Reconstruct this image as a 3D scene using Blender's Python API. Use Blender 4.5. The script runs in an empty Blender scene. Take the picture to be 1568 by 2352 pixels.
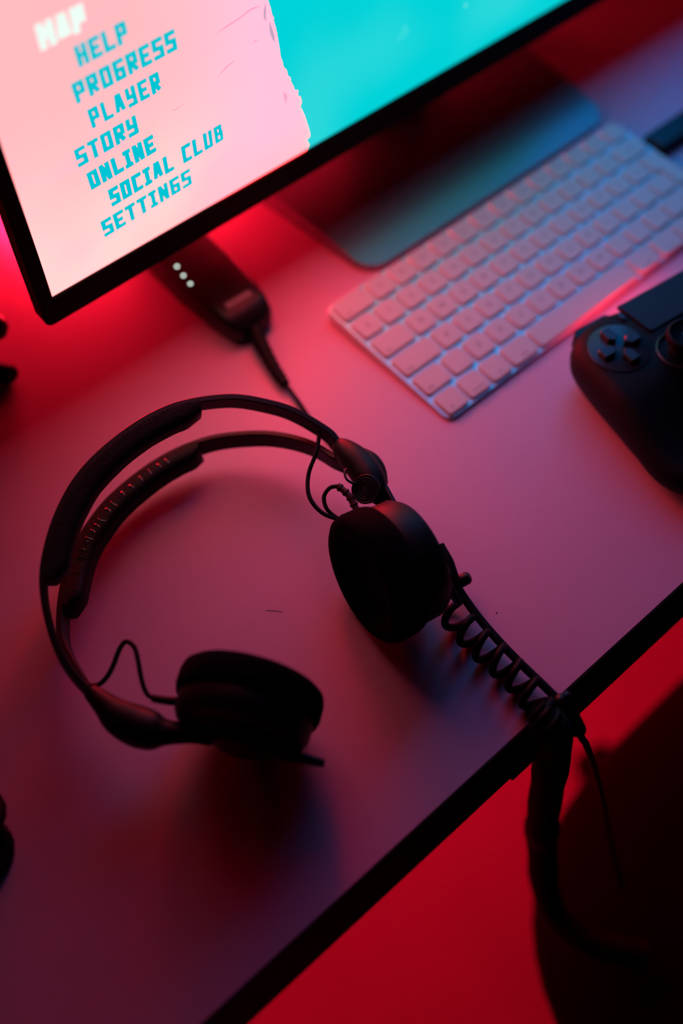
import bpy, math, random
from mathutils import Vector, Matrix
from mathutils.geometry import tessellate_polygon
random.seed(4)
SC = bpy.context.scene
COL = SC.collection
DESK_Z = 730.0          # desk top above the floor, mm.  All numbers below are mm with z = 0 on the desk top.


def W(p):
    return Vector((p[0], p[1], p[2] + DESK_Z)) / 1000.0


# ------------------------------------------------------------------ camera
cam_d = bpy.data.cameras.new('camera')
cam = bpy.data.objects.new('camera', cam_d)
COL.objects.link(cam)
SC.camera = cam
cam_d.sensor_fit = 'VERTICAL'
cam_d.sensor_height = 36.0
cam_d.sensor_width = 24.0
cam_d.lens = 35.0
cam_d.clip_start = 0.01
CR = ((0.7553282847, -0.6548137056, -0.0264233468),
      (-0.5645921448, -0.6297274326, -0.5335532501),
      (0.3327384745, 0.4179262753, -0.8453536160))
m = Matrix.Identity(4)
for i in range(3):
    m[i][0] = CR[0][i]
    m[i][1] = -CR[1][i]
    m[i][2] = -CR[2][i]
loc = W((-279.317, -242.687, 481.926))
for i in range(3):
    m[i][3] = loc[i]
cam.matrix_world = m
cam_d.dof.use_dof = True
cam_d.dof.focus_distance = 0.523
cam_d.dof.aperture_fstop = 1.9

# ------------------------------------------------------------------ world, exposure
world = bpy.data.worlds.new('world')
SC.world = world
world.use_nodes = True
bg = world.node_tree.nodes['Background']
bg.inputs[0].default_value = (0.35, 0.02, 0.06, 1)
bg.inputs[1].default_value = 0.008
SC.view_settings.view_transform = 'Standard'
SC.view_settings.look = 'None'
SC.view_settings.exposure = 0.0
SC.view_settings.gamma = 1.0
SC.view_settings.use_curve_mapping = False

RED_BAR = (78.0, 0.65, 2.6)       # red light bar behind the monitor (radiance)
UNDER_DESK = (55.0, 0.15, 1.6)    # red light strip below the desk
SCREEN = 1.0                     # radiance scale of the lit screen
PINK_GAIN = 2.5                  # red gain of the menu panel behind the lettering, raised to light the desk
PINK_RIGHT = 18.0                 # and of its right-hand third, overdriven as added red light for the desk
RED_FILL = (2.0, 0.06, 0.25)         # made-up upper menu artwork, added as red fill on the desk
SEA_GAIN = 1.0
BLUE_FILL = (0.0, 0.74, 2.4)       # made-up upper and right map zones, added as blue fill
PAD_LIGHT = (26.0, 0.6, 1.2)    # light strip of the game controller


# ------------------------------------------------------------------ materials
def lin(r, g, b):
    f = lambda c: (c / 255 / 12.92) if c / 255 <= 0.04045 else ((c / 255 + 0.055) / 1.055) ** 2.4
    return (f(r), f(g), f(b), 1)


def mat(name, col, rough=0.5, metal=0.0, spec=0.5, bump=0.0, bscale=400.0, vary=0.0, vscale=60.0):
    mt = bpy.data.materials.new(name)
    mt.use_nodes = True
    nt = mt.node_tree
    b = nt.nodes['Principled BSDF']
    b.inputs['Base Color'].default_value = (*col[:3], 1)
    b.inputs['Roughness'].default_value = rough
    b.inputs['Metallic'].default_value = metal
    b.inputs['Specular IOR Level'].default_value = spec
    if bump or vary:
        tc = nt.nodes.new('ShaderNodeTexCoord')
        if vary:
            n = nt.nodes.new('ShaderNodeTexNoise')
            n.inputs['Scale'].default_value = vscale
            n.inputs['Detail'].default_value = 4
            nt.links.new(tc.outputs['Object'], n.inputs['Vector'])
            mx = nt.nodes.new('ShaderNodeMix')
            mx.data_type = 'RGBA'
            mx.inputs[6].default_value = (*[c * (1 - vary) for c in col[:3]], 1)
            mx.inputs[7].default_value = (*[min(1, c * (1 + vary)) for c in col[:3]], 1)
            nt.links.new(n.outputs['Fac'], mx.inputs[0])
            nt.links.new(mx.outputs[2], b.inputs['Base Color'])
        if bump:
            n2 = nt.nodes.new('ShaderNodeTexNoise')
            n2.inputs['Scale'].default_value = bscale
            n2.inputs['Detail'].default_value = 3
            nt.links.new(tc.outputs['Object'], n2.inputs['Vector'])
            bp = nt.nodes.new('ShaderNodeBump')
            bp.inputs['Strength'].default_value = bump
            bp.inputs['Distance'].default_value = 0.001
            nt.links.new(n2.outputs['Fac'], bp.inputs['Height'])
            nt.links.new(bp.outputs['Normal'], b.inputs['Normal'])
    return mt


def emit(name, col, strength):
    mt = bpy.data.materials.new(name)
    mt.use_nodes = True
    nt = mt.node_tree
    nt.nodes.clear()
    e = nt.nodes.new('ShaderNodeEmission')
    o = nt.nodes.new('ShaderNodeOutputMaterial')
    e.inputs[0].default_value = (*col[:3], 1)
    e.inputs[1].default_value = strength
    nt.links.new(e.outputs[0], o.inputs[0])
    return mt


M = dict(
    desk=mat('pink_tinted_laminate', (0.80, 0.47, 0.64), 0.40, bump=0.05, bscale=900, vary=0.02, vscale=25),  # white top tinted pale pink so less green light shows on it
    edge=mat('dark_edge_band', (0.060, 0.032, 0.034), 0.5),
    metal_leg=mat('desk_leg_metal', (0.05, 0.05, 0.055), 0.45, 0.6),
    floor=mat('floor_laminate', (0.55, 0.50, 0.47), 0.6, vary=0.18, vscale=6),
    wall=mat('wall_paint', (0.70, 0.69, 0.68), 0.8, vary=0.02, vscale=8),
    black=mat('black_plastic', (0.004, 0.004, 0.005), 0.5, spec=0.25, bump=0.04, bscale=1500),
    satin=mat('satin_black_plastic', (0.006, 0.006, 0.008), 0.4, spec=0.35),
    rubber=mat('black_rubber', (0.003, 0.003, 0.004), 0.6, spec=0.2),
    leather=mat('black_leatherette', (0.004, 0.004, 0.005), 0.5, spec=0.2, bump=0.25, bscale=500),
    fold=mat('creased_leatherette', (0.006, 0.005, 0.006), 0.22, spec=0.7),
    foam=mat('black_velour', (0.003, 0.003, 0.004), 0.95, spec=0.05, bump=0.2, bscale=1200),
    band=mat('band_plastic', (0.007, 0.006, 0.007), 0.45, spec=0.3),
    redwire=mat('red_rubber_relief', (0.10, 0.008, 0.010), 0.5),
    bezel=mat('bezel_black', (0.0015, 0.0015, 0.002), 0.6, spec=0.06, bump=0.05, bscale=1200),
    alu=mat('aluminium', (0.72, 0.73, 0.75), 0.42, 0.85),
    key=mat('white_keycap', (0.78, 0.78, 0.79), 0.5),
    ink=mat('grey_legend_ink', (0.16, 0.16, 0.17), 0.6),
    basem=mat('stand_metal', (0.24, 0.245, 0.26), 0.32, 0.6, vary=0.03),
    pad=mat('gamepad_black', (0.004, 0.004, 0.005), 0.6, spec=0.2, bump=0.06, bscale=1500),
    paddisc=mat('gamepad_disc', (0.04, 0.05, 0.055), 0.36, 0.35),
    touch=mat('gamepad_touchpad', (0.016, 0.017, 0.019), 0.55),
    button=mat('gamepad_button', (0.04, 0.046, 0.052), 0.3, 0.3),
    chair=mat('black_chair_fabric', (0.006, 0.006, 0.007), 0.9, spec=0.2, bump=0.3, bscale=250),
    led=emit('white_led', lin(226, 240, 226), 2.6),
    redlamp=emit('red_lamp', RED_BAR, 1.0),
    redstrip=emit('red_strip', UNDER_DESK, 1.0),
    padlight=emit('pad_light', PAD_LIGHT, 1.0),
    speck=mat('scratch_brown', (0.10, 0.02, 0.02), 0.7),
    grey=mat('faded_print', (0.30, 0.28, 0.29), 0.6),
)


# ------------------------------------------------------------------ object helpers
ORG = {}


def empty(name, origin, label=None, cat=None, group=None):
    o = bpy.data.objects.new(name, None)
    o.empty_display_size = 0.02
    COL.objects.link(o)
    o.location = W(origin)
    ORG[o.name] = Vector(origin)
    if label:
        o['label'] = label
        o['category'] = cat
        if group:
            o['group'] = group
    return o


def mesh_data(name, geo, org, mt, smooth):
    vs, fs = geo
    me = bpy.data.meshes.new(name)
    me.from_pydata([tuple((Vector(v) - org) / 1000.0) for v in vs], [], fs)
    me.materials.append(mt)
    me.update()
    if smooth:
        me.polygons.foreach_set('use_smooth', [True] * len(me.polygons))
        if smooth != True:
            try:
                me.set_sharp_from_angle(angle=math.radians(smooth))
            except Exception:
                pass
    return me


def part(name, geo, mt, parent, smooth=40, label=None, kind=None):
    """a mesh child of parent; geo in desk millimetres"""
    org = ORG[parent.name]
    o = bpy.data.objects.new(name, mesh_data(name, geo, org, mt, smooth))
    COL.objects.link(o)
    o.parent = parent
    ORG[o.name] = org
    if label:
        o['label'] = label
    if kind:
        o['kind'] = kind
    return o


def top(name, geo, mt, origin, label=None, cat=None, kind=None, smooth=40):
    o = bpy.data.objects.new(name, mesh_data(name, geo, Vector(origin), mt, smooth))
    COL.objects.link(o)
    o.location = W(origin)
    ORG[o.name] = Vector(origin)
    if label:
        o['label'] = label
    if cat:
        o['category'] = cat
    if kind:
        o['kind'] = kind
    return o


# ------------------------------------------------------------------ geometry helpers (return verts, faces)
def join(*gs):
    vs, fs = [], []
    for v, f in gs:
        k = len(vs)
        vs += list(v)
        fs += [tuple(i + k for i in q) for q in f]
    return vs, fs


def box(x0, x1, y0, y1, z0, z1):
    v = [(x, y, z) for z in (z0, z1) for y in (y0, y1) for x in (x0, x1)]
    return v, [(0, 2, 3, 1), (4, 5, 7, 6), (0, 1, 5, 4), (2, 6, 7, 3), (0, 4, 6, 2), (1, 3, 7, 5)]


def frame(ax):
    ax = Vector(ax).normalized()
    h = ax.cross(Vector((0, 0, 1)))
    if h.length < 1e-3:
        h = Vector((1, 0, 0))
    h.normalize()
    return ax, h, h.cross(ax)


def lathe(c, ax, prof, seg=40, sx=1.0, sy=1.0):
    """prof: (offset along axis, radius) pairs"""
    ax, h, w = frame(ax)
    c = Vector(c)
    vs, fs, rings = [], [], []
    for o, r in prof:
        if r < 1e-6:
            rings.append([len(vs)])
            vs.append(c + ax * o)
        else:
            rings.append(list(range(len(vs), len(vs) + seg)))
            for k in range(seg):
                a = 2 * math.pi * k / seg
                vs.append(c + ax * o + h * (r * sx * math.cos(a)) + w * (r * sy * math.sin(a)))
    for a, b in zip(rings, rings[1:]):
        for k in range(seg):
            k2 = (k + 1) % seg
            if len(a) == 1 and len(b) == 1:
                continue
            if len(a) == 1:
                fs.append((a[0], b[k], b[k2]))
            elif len(b) == 1:
                fs.append((a[k], b[0], a[k2]))
            else:
                fs.append((a[k], b[k], b[k2], a[k2]))
    return vs, fs


def spline(pts, n=8):
    """Catmull-Rom through pts"""
    P = [Vector(p) for p in pts]
    out = []
    for i in range(len(P) - 1):
        p0 = P[i - 1] if i else P[0] * 2 - P[1]
        p1, p2 = P[i], P[i + 1]
        p3 = P[i + 2] if i + 2 < len(P) else P[-1] * 2 - P[-2]
        for k in range(n):
            t = k / n
            out.append(0.5 * ((2 * p1) + (p2 - p0) * t + (2 * p0 - 5 * p1 + 4 * p2 - p3) * t * t + (3 * p1 - p0 - 3 * p2 + p3) * t ** 3))
    out.append(P[-1])
    return out


def frames(path):
    T = []
    for i in range(len(path)):
        a = path[max(0, i - 1)]
        b = path[min(len(path) - 1, i + 1)]
        T.append((b - a).normalized())
    u = T[0].orthogonal().normalized()
    F = []
    for t in T:
        u = (u - t * u.dot(t)).normalized()
        F.append((t, u, t.cross(u)))
    return F


def tube(path, r, seg=12, caps=True):
    path = [Vector(p) for p in path]
    F = frames(path)
    vs, fs = [], []
    n = len(path)
    for i, (p, (t, u, w)) in enumerate(zip(path, F)):
        rr = r[i] if isinstance(r, (list, tuple)) else r
        for k in range(seg):
            a = 2 * math.pi * k / seg
            vs.append(p + u * (rr * math.cos(a)) + w * (rr * math.sin(a)))
    for i in range(n - 1):
        for k in range(seg):
            k2 = (k + 1) % seg
            fs.append((i * seg + k, i * seg + k2, (i + 1) * seg + k2, (i + 1) * seg + k))
    if caps:
        fs.append(tuple(range(seg))[::-1])
        fs.append(tuple(range((n - 1) * seg, n * seg)))
    return vs, fs


def helix(path, R, turns, r, per=18, seg=8, phase=0.0):
    """a coiled cord of cord radius r wound with radius R around path"""
    path = [Vector(p) for p in path]
    F = frames(path)
    L = [0.0]
    for a, b in zip(path, path[1:]):
        L.append(L[-1] + (b - a).length)
    N = int(turns * per)
    pts = []
    j = 0
    for k in range(N + 1):
        s = L[-1] * k / N
        while j < len(L) - 2 and L[j + 1] < s:
            j += 1
        f = (s - L[j]) / max(1e-9, L[j + 1] - L[j])
        p = path[j].lerp(path[j + 1], f)
        u = F[j][1].lerp(F[j + 1][1], f).normalized()
        w = F[j][2].lerp(F[j + 1][2], f).normalized()
        a = phase + 2 * math.pi * k / per
        RR = R(k / N) if callable(R) else R
        pts.append(p + u * (RR * math.cos(a)) + w * (RR * math.sin(a)))
    return tube(pts, r, seg)


def sweep(path, nrm, inner, prof, closed_ends=True):
    """prof: list of (inward, along nrm) pairs, a closed loop; inner: point the inward side faces"""
    path = [Vector(p) for p in path]
    nrm = Vector(nrm).normalized()
    inner = Vector(inner)
    vs, fs = [], []
    n, s = len(path), len(prof[0]) if callable(prof) else len(prof)
    rows = []
    for i, p in enumerate(path):
        a = path[max(0, i - 1)]
        b = path[min(n - 1, i + 1)]
        t = (b - a).normalized()
        d = nrm.cross(t).normalized()
        if d.dot(inner - p) < 0:
            d = -d
        rows.append((p, d))
    for i, (p, d) in enumerate(rows):
        pf = prof[i] if isinstance(prof[0], list) else prof
        for q in pf:
            vs.append(p + d * q[0] + nrm * q[1])
    s = len(prof[0]) if isinstance(prof[0], list) else len(prof)
    for i in range(n - 1):
        for k in range(s):
            k2 = (k + 1) % s
            fs.append((i * s + k, i * s + k2, (i + 1) * s + k2, (i + 1) * s + k))
    fs.append(tuple(range(s))[::-1])
    fs.append(tuple(range((n - 1) * s, n * s)))
    return vs, fs


def rrect(x0, x1, y0, y1, r, n=4):
    out = []
    for cx, cy, a0 in ((x1 - r, y1 - r, 0), (x0 + r, y1 - r, 90), (x0 + r, y0 + r, 180), (x1 - r, y0 + r, 270)):
        for k in range(n + 1):
            a = math.radians(a0 + 90 * k / n)
            out.append((cx + r * math.cos(a), cy + r * math.sin(a)))
    return out


def inset(loop, d):
    n = len(loop)
    out = []
    for i in range(n):
        a, b, c = Vector(loop[i - 1]), Vector(loop[i]), Vector(loop[(i + 1) % n])
        t = (c - a)
        if t.length < 1e-9:
            out.append(tuple(b))
            continue
        t.normalize()
        out.append((b.x - t.y * d, b.y + t.x * d))
    return out


def stack(levels, cap=True):
    """levels: list of closed 3D loops with equal counts (counter-clockwise seen from above), bottom to top"""
    vs, fs = [], []
    s = len(levels[0])
    for l in levels:
        vs += [tuple(p) for p in l]
    for i in range(len(levels) - 1):
        for k in range(s):
            k2 = (k + 1) % s
            fs.append((i * s + k, i * s + k2, (i + 1) * s + k2, (i + 1) * s + k))
    if cap == 'tess':
        for k, flip in ((0, True), (len(levels) - 1, False)):
            for t in tessellate_polygon([[Vector((p[0], p[1], 0)) for p in levels[k]]]):
                a, b, c = (Vector(levels[k][i]) for i in t)
                up = (b - a).cross(c - a).z > 0
                t = tuple(k * s + i for i in t)
                fs.append(t if up != flip else t[::-1])
    elif cap:
        fs.append(tuple(range(s))[::-1])
        fs.append(tuple(range((len(levels) - 1) * s, len(levels) * s)))
    return vs, fs


def plate(loop, z0, z1, bev=0.0):
    """a prism over a 2D loop; z0/z1 numbers or functions of (x, y)"""
    f0 = z0 if callable(z0) else (lambda x, y: z0)
    f1 = z1 if callable(z1) else (lambda x, y: z1)
    lv = [[(x, y, f0(x, y)) for x, y in loop]]
    if bev:
        lv.append([(x, y, f1(x, y) - bev) for x, y in loop])
        lv.append([(x, y, f1(x, y)) for x, y in inset(loop, bev)])
    else:
        lv.append([(x, y, f1(x, y)) for x, y in loop])
    return stack(lv)


def xform(geo, mtx):
    return [tuple(mtx @ Vector(v)) for v in geo[0]], geo[1]


# ------------------------------------------------------------------ the room
top('floor', box(-2200, 2200, -2200, 620, -760, -730), M['floor'], (0, 0, -730), kind='structure', smooth=False,
    label='smooth floor lit red below the desk edge')
top('wall_back', box(-2200, 2200, 620, 660, -730, 1700), M['wall'], (0, 640, -730), kind='structure', smooth=False,
    label='plain wall behind the desk')

# ------------------------------------------------------------------ desk
desk = empty('desk', (0, 150, -730), 'white desk tinted pale pink, with a dark sloping front edge band', 'desk')
DX0, DX1, DY0, DY1 = -800, 1000, -162, 600
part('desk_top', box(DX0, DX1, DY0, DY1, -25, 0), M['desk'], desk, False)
pr = [(-161.8, 0.0), (-163.2, -0.5), (-172.2, -24.2), (-171.6, -25.4), (-161.8, -25.4)]
n = len(pr)
ev = [(x, y, z) for x in (DX0, DX1) for y, z in pr]
part('edge_band', (ev, [tuple(range(n)), tuple(range(2 * n - 1, n - 1, -1))] + [(i, i + n, (i + 1) % n + n, (i + 1) % n) for i in range(n)]),
     M['edge'], desk, False, label='dark brown sloping edge band along the front of the desk')
part('edge_chip', join(box(-121.0, -104.0, -173.4, -168.0, -26.6, -24.0), box(-118.0, -105.0, -173.0, -166.0, -27.4, -25.0)), M['edge'], desk, False,
     label='small loose end of the edge band')
for x in (DX0 + 60, DX1 - 60):
    for y in (-90, 540):
        part('leg', box(x - 25, x + 25, y - 25, y + 25, -730, -25), M['metal_leg'], desk, False)
part('scratch', tube([(-161.3, -24.6, 0.05), (-158, -27.8, 0.1), (-155.1, -31.2, 0.05)], 0.16, 5), M['speck'], desk, label='thin dark scratch on the pink-tinted desk top')
part('crumb', lathe((-69.7, -108.2, 0.1), (0, 0, 1), [(0, 0), (0.1, 0.5), (0.3, 0)], 8), M['speck'], desk)

# ------------------------------------------------------------------ lamps
lamp = empty('light_bar', (65, 336, 0), 'glowing red light bar lying on the desk behind the monitor', 'lamp')
part('tube', tube([(-111, 336, 24), (-110, 336, 24), (240, 336, 24)], [9, 11, 11], 20), M['redlamp'], lamp, label='bright glowing tube')
for x in (-60, 190):
    part('foot', box(x - 18, x + 18, 318, 354, 0, 13.5), M['black'], lamp, False)
strip = empty('light_strip', (50, 380, -33), 'red light strip fixed under the rear of the desk', 'lamp')
part('channel', box(-500, 700, 370, 400, -31, -25), M['black'], strip, False)
part('diffuser', box(-495, 695, 373, 397, -36, -31), M['redstrip'], strip, False)

# ------------------------------------------------------------------ monitor
A0 = Vector((-155.68, 166.75, 65.0))
TL = math.radians(-5)
UP = Vector((0, math.sin(TL), math.cos(TL)))
EX = Vector((1, 0, 0))
NB = UP.cross(EX)             # out of the back
NB = Vector((0, math.cos(TL), -math.sin(TL)))


def S(x, y, d=0.0):
    """screen plane: x right, y up from the bezel's lower left corner, d behind the front face"""
    return A0 + EX * x + UP * y + NB * d


MX0, MX1, MY0, MY1 = -3.2, 645.0, 0.0, 392.0
monitor = empty('monitor', (165, 200, 0), 'black monitor showing a pink menu beside a turquoise map, seen at its lower left corner', 'monitor')


def mplate(loop, d0, d1, bev=0.0):
    lv = [[S(x, y, d0) for x, y in (inset(loop, bev) if bev else loop)]]
    if bev:
        lv.append([S(x, y, d0 + bev) for x, y in loop])
    lv.append([S(x, y, d1) for x, y in loop])
    return stack(lv[::-1])


# bezel: a frame around the screen opening
outer = rrect(MX0, MX1, MY0, MY1, 5.0, 4)
inner = []
SX0, SX1, SY0, SY1 = 5.35, 636.5, 19.6, 383.5
for (x, y) in outer:
    inner.append((SX0 if x < 300 else SX1, SY0 if y < 200 else SY1))
n = len(outer)
fv = [S(x, y, 0.0) for x, y in inset(outer, 0.8)] + [S(x, y, 0.8) for x, y in outer] + [S(x, y, 11) for x, y in outer]
fv += [S(x, y, 0.0) for x, y in inner] + [S(x, y, 2.0) for x, y in inner] + [S(x, y, 11) for x, y in inner]
ff = []
for i in range(n):
    j = (i + 1) % n
    for a, b in ((0, 1), (1, 2), (2, 5), (3, 0), (4, 3)):
        ff.append((a * n + i, b * n + i, b * n + j, a * n + j))
part('bezel', (fv, ff), M['bezel'], monitor, 30)
back = rrect(MX0 + 2, MX1 - 2, MY0 + 2, MY1 - 2, 12, 4)
lv = [[S(x, y, 42) for x, y in inset(back, 60)], [S(x, y, 34) for x, y in inset(back, 40)], [S(x, y, 14) for x, y in inset(back, 6)], [S(x, y, 10.5) for x, y in back]]
part('rear_housing', stack(lv), M['black'], monitor, 30)


# screen picture ----------------------------------------------------
def screen_mat(name, build):
    mt = bpy.data.materials.new(name)
    mt.use_nodes = True
    nt = mt.node_tree
    nt.nodes.clear()
    e = nt.nodes.new('ShaderNodeEmission')
    o = nt.nodes.new('ShaderNodeOutputMaterial')
    nt.links.new(e.outputs[0], o.inputs[0])
    build(nt, e)
    return mt


ORG_M = ORG[monitor.name]
SBASE = (A0 - ORG_M) / 1000.0   # object-space position of the picture's origin


def pic_coords(nt):
    tc = nt.nodes.new('ShaderNodeTexCoord')
    sub = nt.nodes.new('ShaderNodeVectorMath')
    sub.operation = 'SUBTRACT'
    sub.inputs[1].default_value = SBASE
    nt.links.new(tc.outputs['Object'], sub.inputs[0])
    sep = nt.nodes.new('ShaderNodeSeparateXYZ')
    nt.links.new(sub.outputs[0], sep.inputs[0])
    return sub.outputs[0], sep.outputs[0], sep.outputs[2]


def ramp01(nt, sock, a, b):
    r = nt.nodes.new('ShaderNodeMapRange')
    r.interpolation_type = 'SMOOTHSTEP'
    r.inputs[1].default_value = a
    r.inputs[2].default_value = b
    nt.links.new(sock, r.inputs[0])
    return r.outputs[0]


def mixc(nt, f, a, b):
    mx = nt.nodes.new('ShaderNodeMix')
    mx.data_type = 'RGBA'
    for k, c in ((6, a), (7, b)):
        if isinstance(c, tuple):
            mx.inputs[k].default_value = c
        else:
            nt.links.new(c, mx.inputs[k])
    if isinstance(f, (int, float)):
        mx.inputs[0].default_value = f
    else:
        nt.links.new(f, mx.inputs[0])
    return mx.outputs[2]


def noise(nt, vec, scale, detail=3, stretch=None):
    nz = nt.nodes.new('ShaderNodeTexNoise')
    nz.inputs['Scale'].default_value = scale
    nz.inputs['Detail'].default_value = detail
    if stretch:
        mp = nt.nodes.new('ShaderNodeMapping')
        mp.inputs['Scale'].default_value = stretch
        nt.links.new(vec, mp.inputs['Vector'])
        vec = mp.outputs[0]
    nt.links.new(vec, nz.inputs['Vector'])
    return nz.outputs['Fac']


def mth(nt, op, a, b):
    q = nt.nodes.new('ShaderNodeMath')
    q.operation = op
    for k, c in ((0, a), (1, b)):
        if isinstance(c, (int, float)):
            q.inputs[k].default_value = c
        else:
            nt.links.new(c, q.inputs[k])
    return q.outputs[0]


def build_pink(nt, e):
    vec, x, y = pic_coords(nt)
    c = mixc(nt, ramp01(nt, y, 0.13, 0.035), lin(240, 190, 195), lin(240, 216, 213))
    c = mixc(nt, mth(nt, 'MULTIPLY', ramp01(nt, noise(nt, vec, 14, 1), 0.40, 0.75), 0.5), c, lin(240, 184, 190))
    c = mixc(nt, ramp01(nt, x, 0.085, 0.165), c, lin(228, 197, 222))
    c = mixc(nt, mth(nt, 'MULTIPLY', ramp01(nt, y, 0.05, 0.018), ramp01(nt, x, 0.09, 0.14)), c, lin(238, 194, 208))
    c = mixc(nt, mth(nt, 'MULTIPLY', ramp01(nt, noise(nt, vec, 60, 3, (0.35, 1, 1)), 0.50, 0.80), 0.30), c, lin(218, 186, 218))
    vm = nt.nodes.new('ShaderNodeVectorMath')
    vm.operation = 'MULTIPLY'
    nt.links.new(mixc(nt, ramp01(nt, x, 0.112, 0.140), mixc(nt, ramp01(nt, y, 0.105, 0.135), (PINK_GAIN * SCREEN, SCREEN, SCREEN, 1), (1.25 * SCREEN, SCREEN, SCREEN, 1)), (PINK_RIGHT * SCREEN, SCREEN, SCREEN, 1)), vm.inputs[1])  # red driven far up on the right to light the desk
    nt.links.new(c, vm.inputs[0])
    c = mixc(nt, ramp01(nt, y, 0.192, 0.25), vm.outputs[0], (*RED_FILL, 1))  # invented glow out of view, a red fill for the desk
    nt.links.new(c, e.inputs[0])


def build_cyan(nt, e):
    vec, x, y = pic_coords(nt)
    c = mixc(nt, mth(nt, 'MULTIPLY', ramp01(nt, noise(nt, vec, 9, 1), 0.48, 0.75), 0.8), lin(0, 211, 217), lin(48, 217, 220))
    vm = nt.nodes.new('ShaderNodeVectorMath')
    vm.operation = 'MULTIPLY'
    vm.inputs[1].default_value = (SEA_GAIN, SEA_GAIN, SEA_GAIN)
    nt.links.new(c, vm.inputs[0])
    fill_col = mixc(nt, ramp01(nt, x, 0.16, 0.50), tuple(v * 0.7 for v in BLUE_FILL) + (1,), tuple(v * 1.05 for v in BLUE_FILL) + (1,))  # invented bluer glow out of view, lights desk and keys
    c = mixc(nt, mth(nt, 'MAXIMUM', ramp01(nt, y, 0.130, 0.185), ramp01(nt, x, 0.43, 0.50)), vm.outputs[0], fill_col)
    nt.links.new(c, e.inputs[0])


M['pink'] = screen_mat('menu_paper_and_fill', build_pink)
M['cyan'] = screen_mat('map_sea_and_fill', build_cyan)
M['teal_text'] = emit('menu_lettering', lin(0, 196, 212), SCREEN)
M['white_text'] = emit('selected_lettering', lin(224, 240, 232), SCREEN * 1.15)
M['crease'] = emit('paper_crease', lin(176, 150, 190), SCREEN)
M['dark_fringe'] = emit('paper_shadow', lin(196, 166, 198), SCREEN)


def flat(pts, d):
    """a flat polygon of the picture, d mm in front of the panel"""
    return [S(x, y, 1.8 - d) for x, y in pts], [tuple(range(len(pts)))]


screen = part('screen', flat([(SX0, SY0), (SX1, SY0), (SX1, SY1), (SX0, SY1)], 0), M['cyan'], monitor, False, label='lit screen with a flat turquoise sea')
torn = [(188.2, 19.6), (190.1, 22.3), (187.7, 28.3), (190.8, 28.9), (190.1, 33.8), (188.4, 39.5), (187.0, 44.9), (185.2, 50.0), (183.4, 53.9), (184.7, 56.9), (183.8, 60.6), (181.6, 62.0),
        (182.3, 65.6), (179.6, 66.9), (178.8, 70.5), (177.2, 73.6), (176.9, 77.0), (175.3, 78.3), (174.4, 83.0), (172.3, 86.0), (171.6, 90.0), (170.5, 93.2), (170.0, 99.0), (169.1, 104.9), (168.2, 111.0), (166.7, 116.6),
        (166.9, 118.2), (165.8, 120.0), (165.0, 124.0), (163.1, 130.3), (160.5, 140.0), (161.5, 152.0), (157.0, 170.0), (158.5, 190.0), (156.0, 215.0), (160.0, 240.0), (158.0, 262.0), (166.0, 290.0), (163.0, 320.0), (172.0, 350.0), (170.0, 383.5)]
part('menu_panel', flat([(SX0, SY0)] + torn + [(SX0, SY1)], 0.15), M['pink'], screen, False, label='pink torn paper panel of the menu')


def ribbon(pts, w, d):
    vs, fs = [], []
    for i, p in enumerate(pts):
        a, b = Vector(pts[max(0, i - 1)]), Vector(pts[min(len(pts) - 1, i + 1)])
        t = (b - a).normalized()
        ww = w * (0.25 if i in (0, len(pts) - 1) else 1)
        vs += [S(p[0] - t.y * ww, p[1] + t.x * ww, 1.8 - d), S(p[0] + t.y * ww, p[1] - t.x * ww, 1.8 - d)]
    for i in range(len(pts) - 1):
        fs.append((2 * i, 2 * i + 1, 2 * i + 3, 2 * i + 2))
    return vs, fs


for pts, w in (([(158.3, 128.1), (154.5, 128.9), (150.8, 128.9), (146, 127.6), (142.4, 127.0), (136, 126.4), (129.8, 125.4)], 0.35),
               ([(140.6, 105.1), (137, 104.6), (133.4, 103.5), (128.8, 100.9)], 0.3),
               ([(156.3, 110.0), (154, 110.4), (151.9, 110.0)], 0.25),
               ([(97.9, 96.1), (100.0, 95.1), (107.1, 95.7)], 0.22)):
    part('paper_crease', ribbon(pts, w, 0.22), M['crease'], screen, False)
for pts, w in (([(161.8, 128.5), (161.2, 125.0), (160.9, 121.7), (161.6, 118.0)], 0.9), ([(164.0, 116.8), (164.6, 112), (166.0, 107), (166.8, 104.2)], 1.0), ([(172.0, 69.8), (173.6, 66.0), (173.4, 61.7)], 1.2)):
    part('paper_shadow', ribbon(pts, w, 0.22), M['dark_fringe'], screen, False)
part('map_mark', flat([(263.7, 71.0), (266.5, 70.2), (269.9, 63.9), (265.0, 61.0), (257.7, 62.2), (261.5, 65.6)], 0.2), emit('pale_sea_mark', lin(48, 217, 220), SCREEN), screen, False)
part('map_mark', flat([(317.5 + 1.6 * math.cos(k * 1.05), 60.5 + 1.6 * math.sin(k * 1.05)) for k in range(6)], 0.2), emit('pale_sea_dot', lin(96, 226, 226), SCREEN), screen, False)

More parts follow.
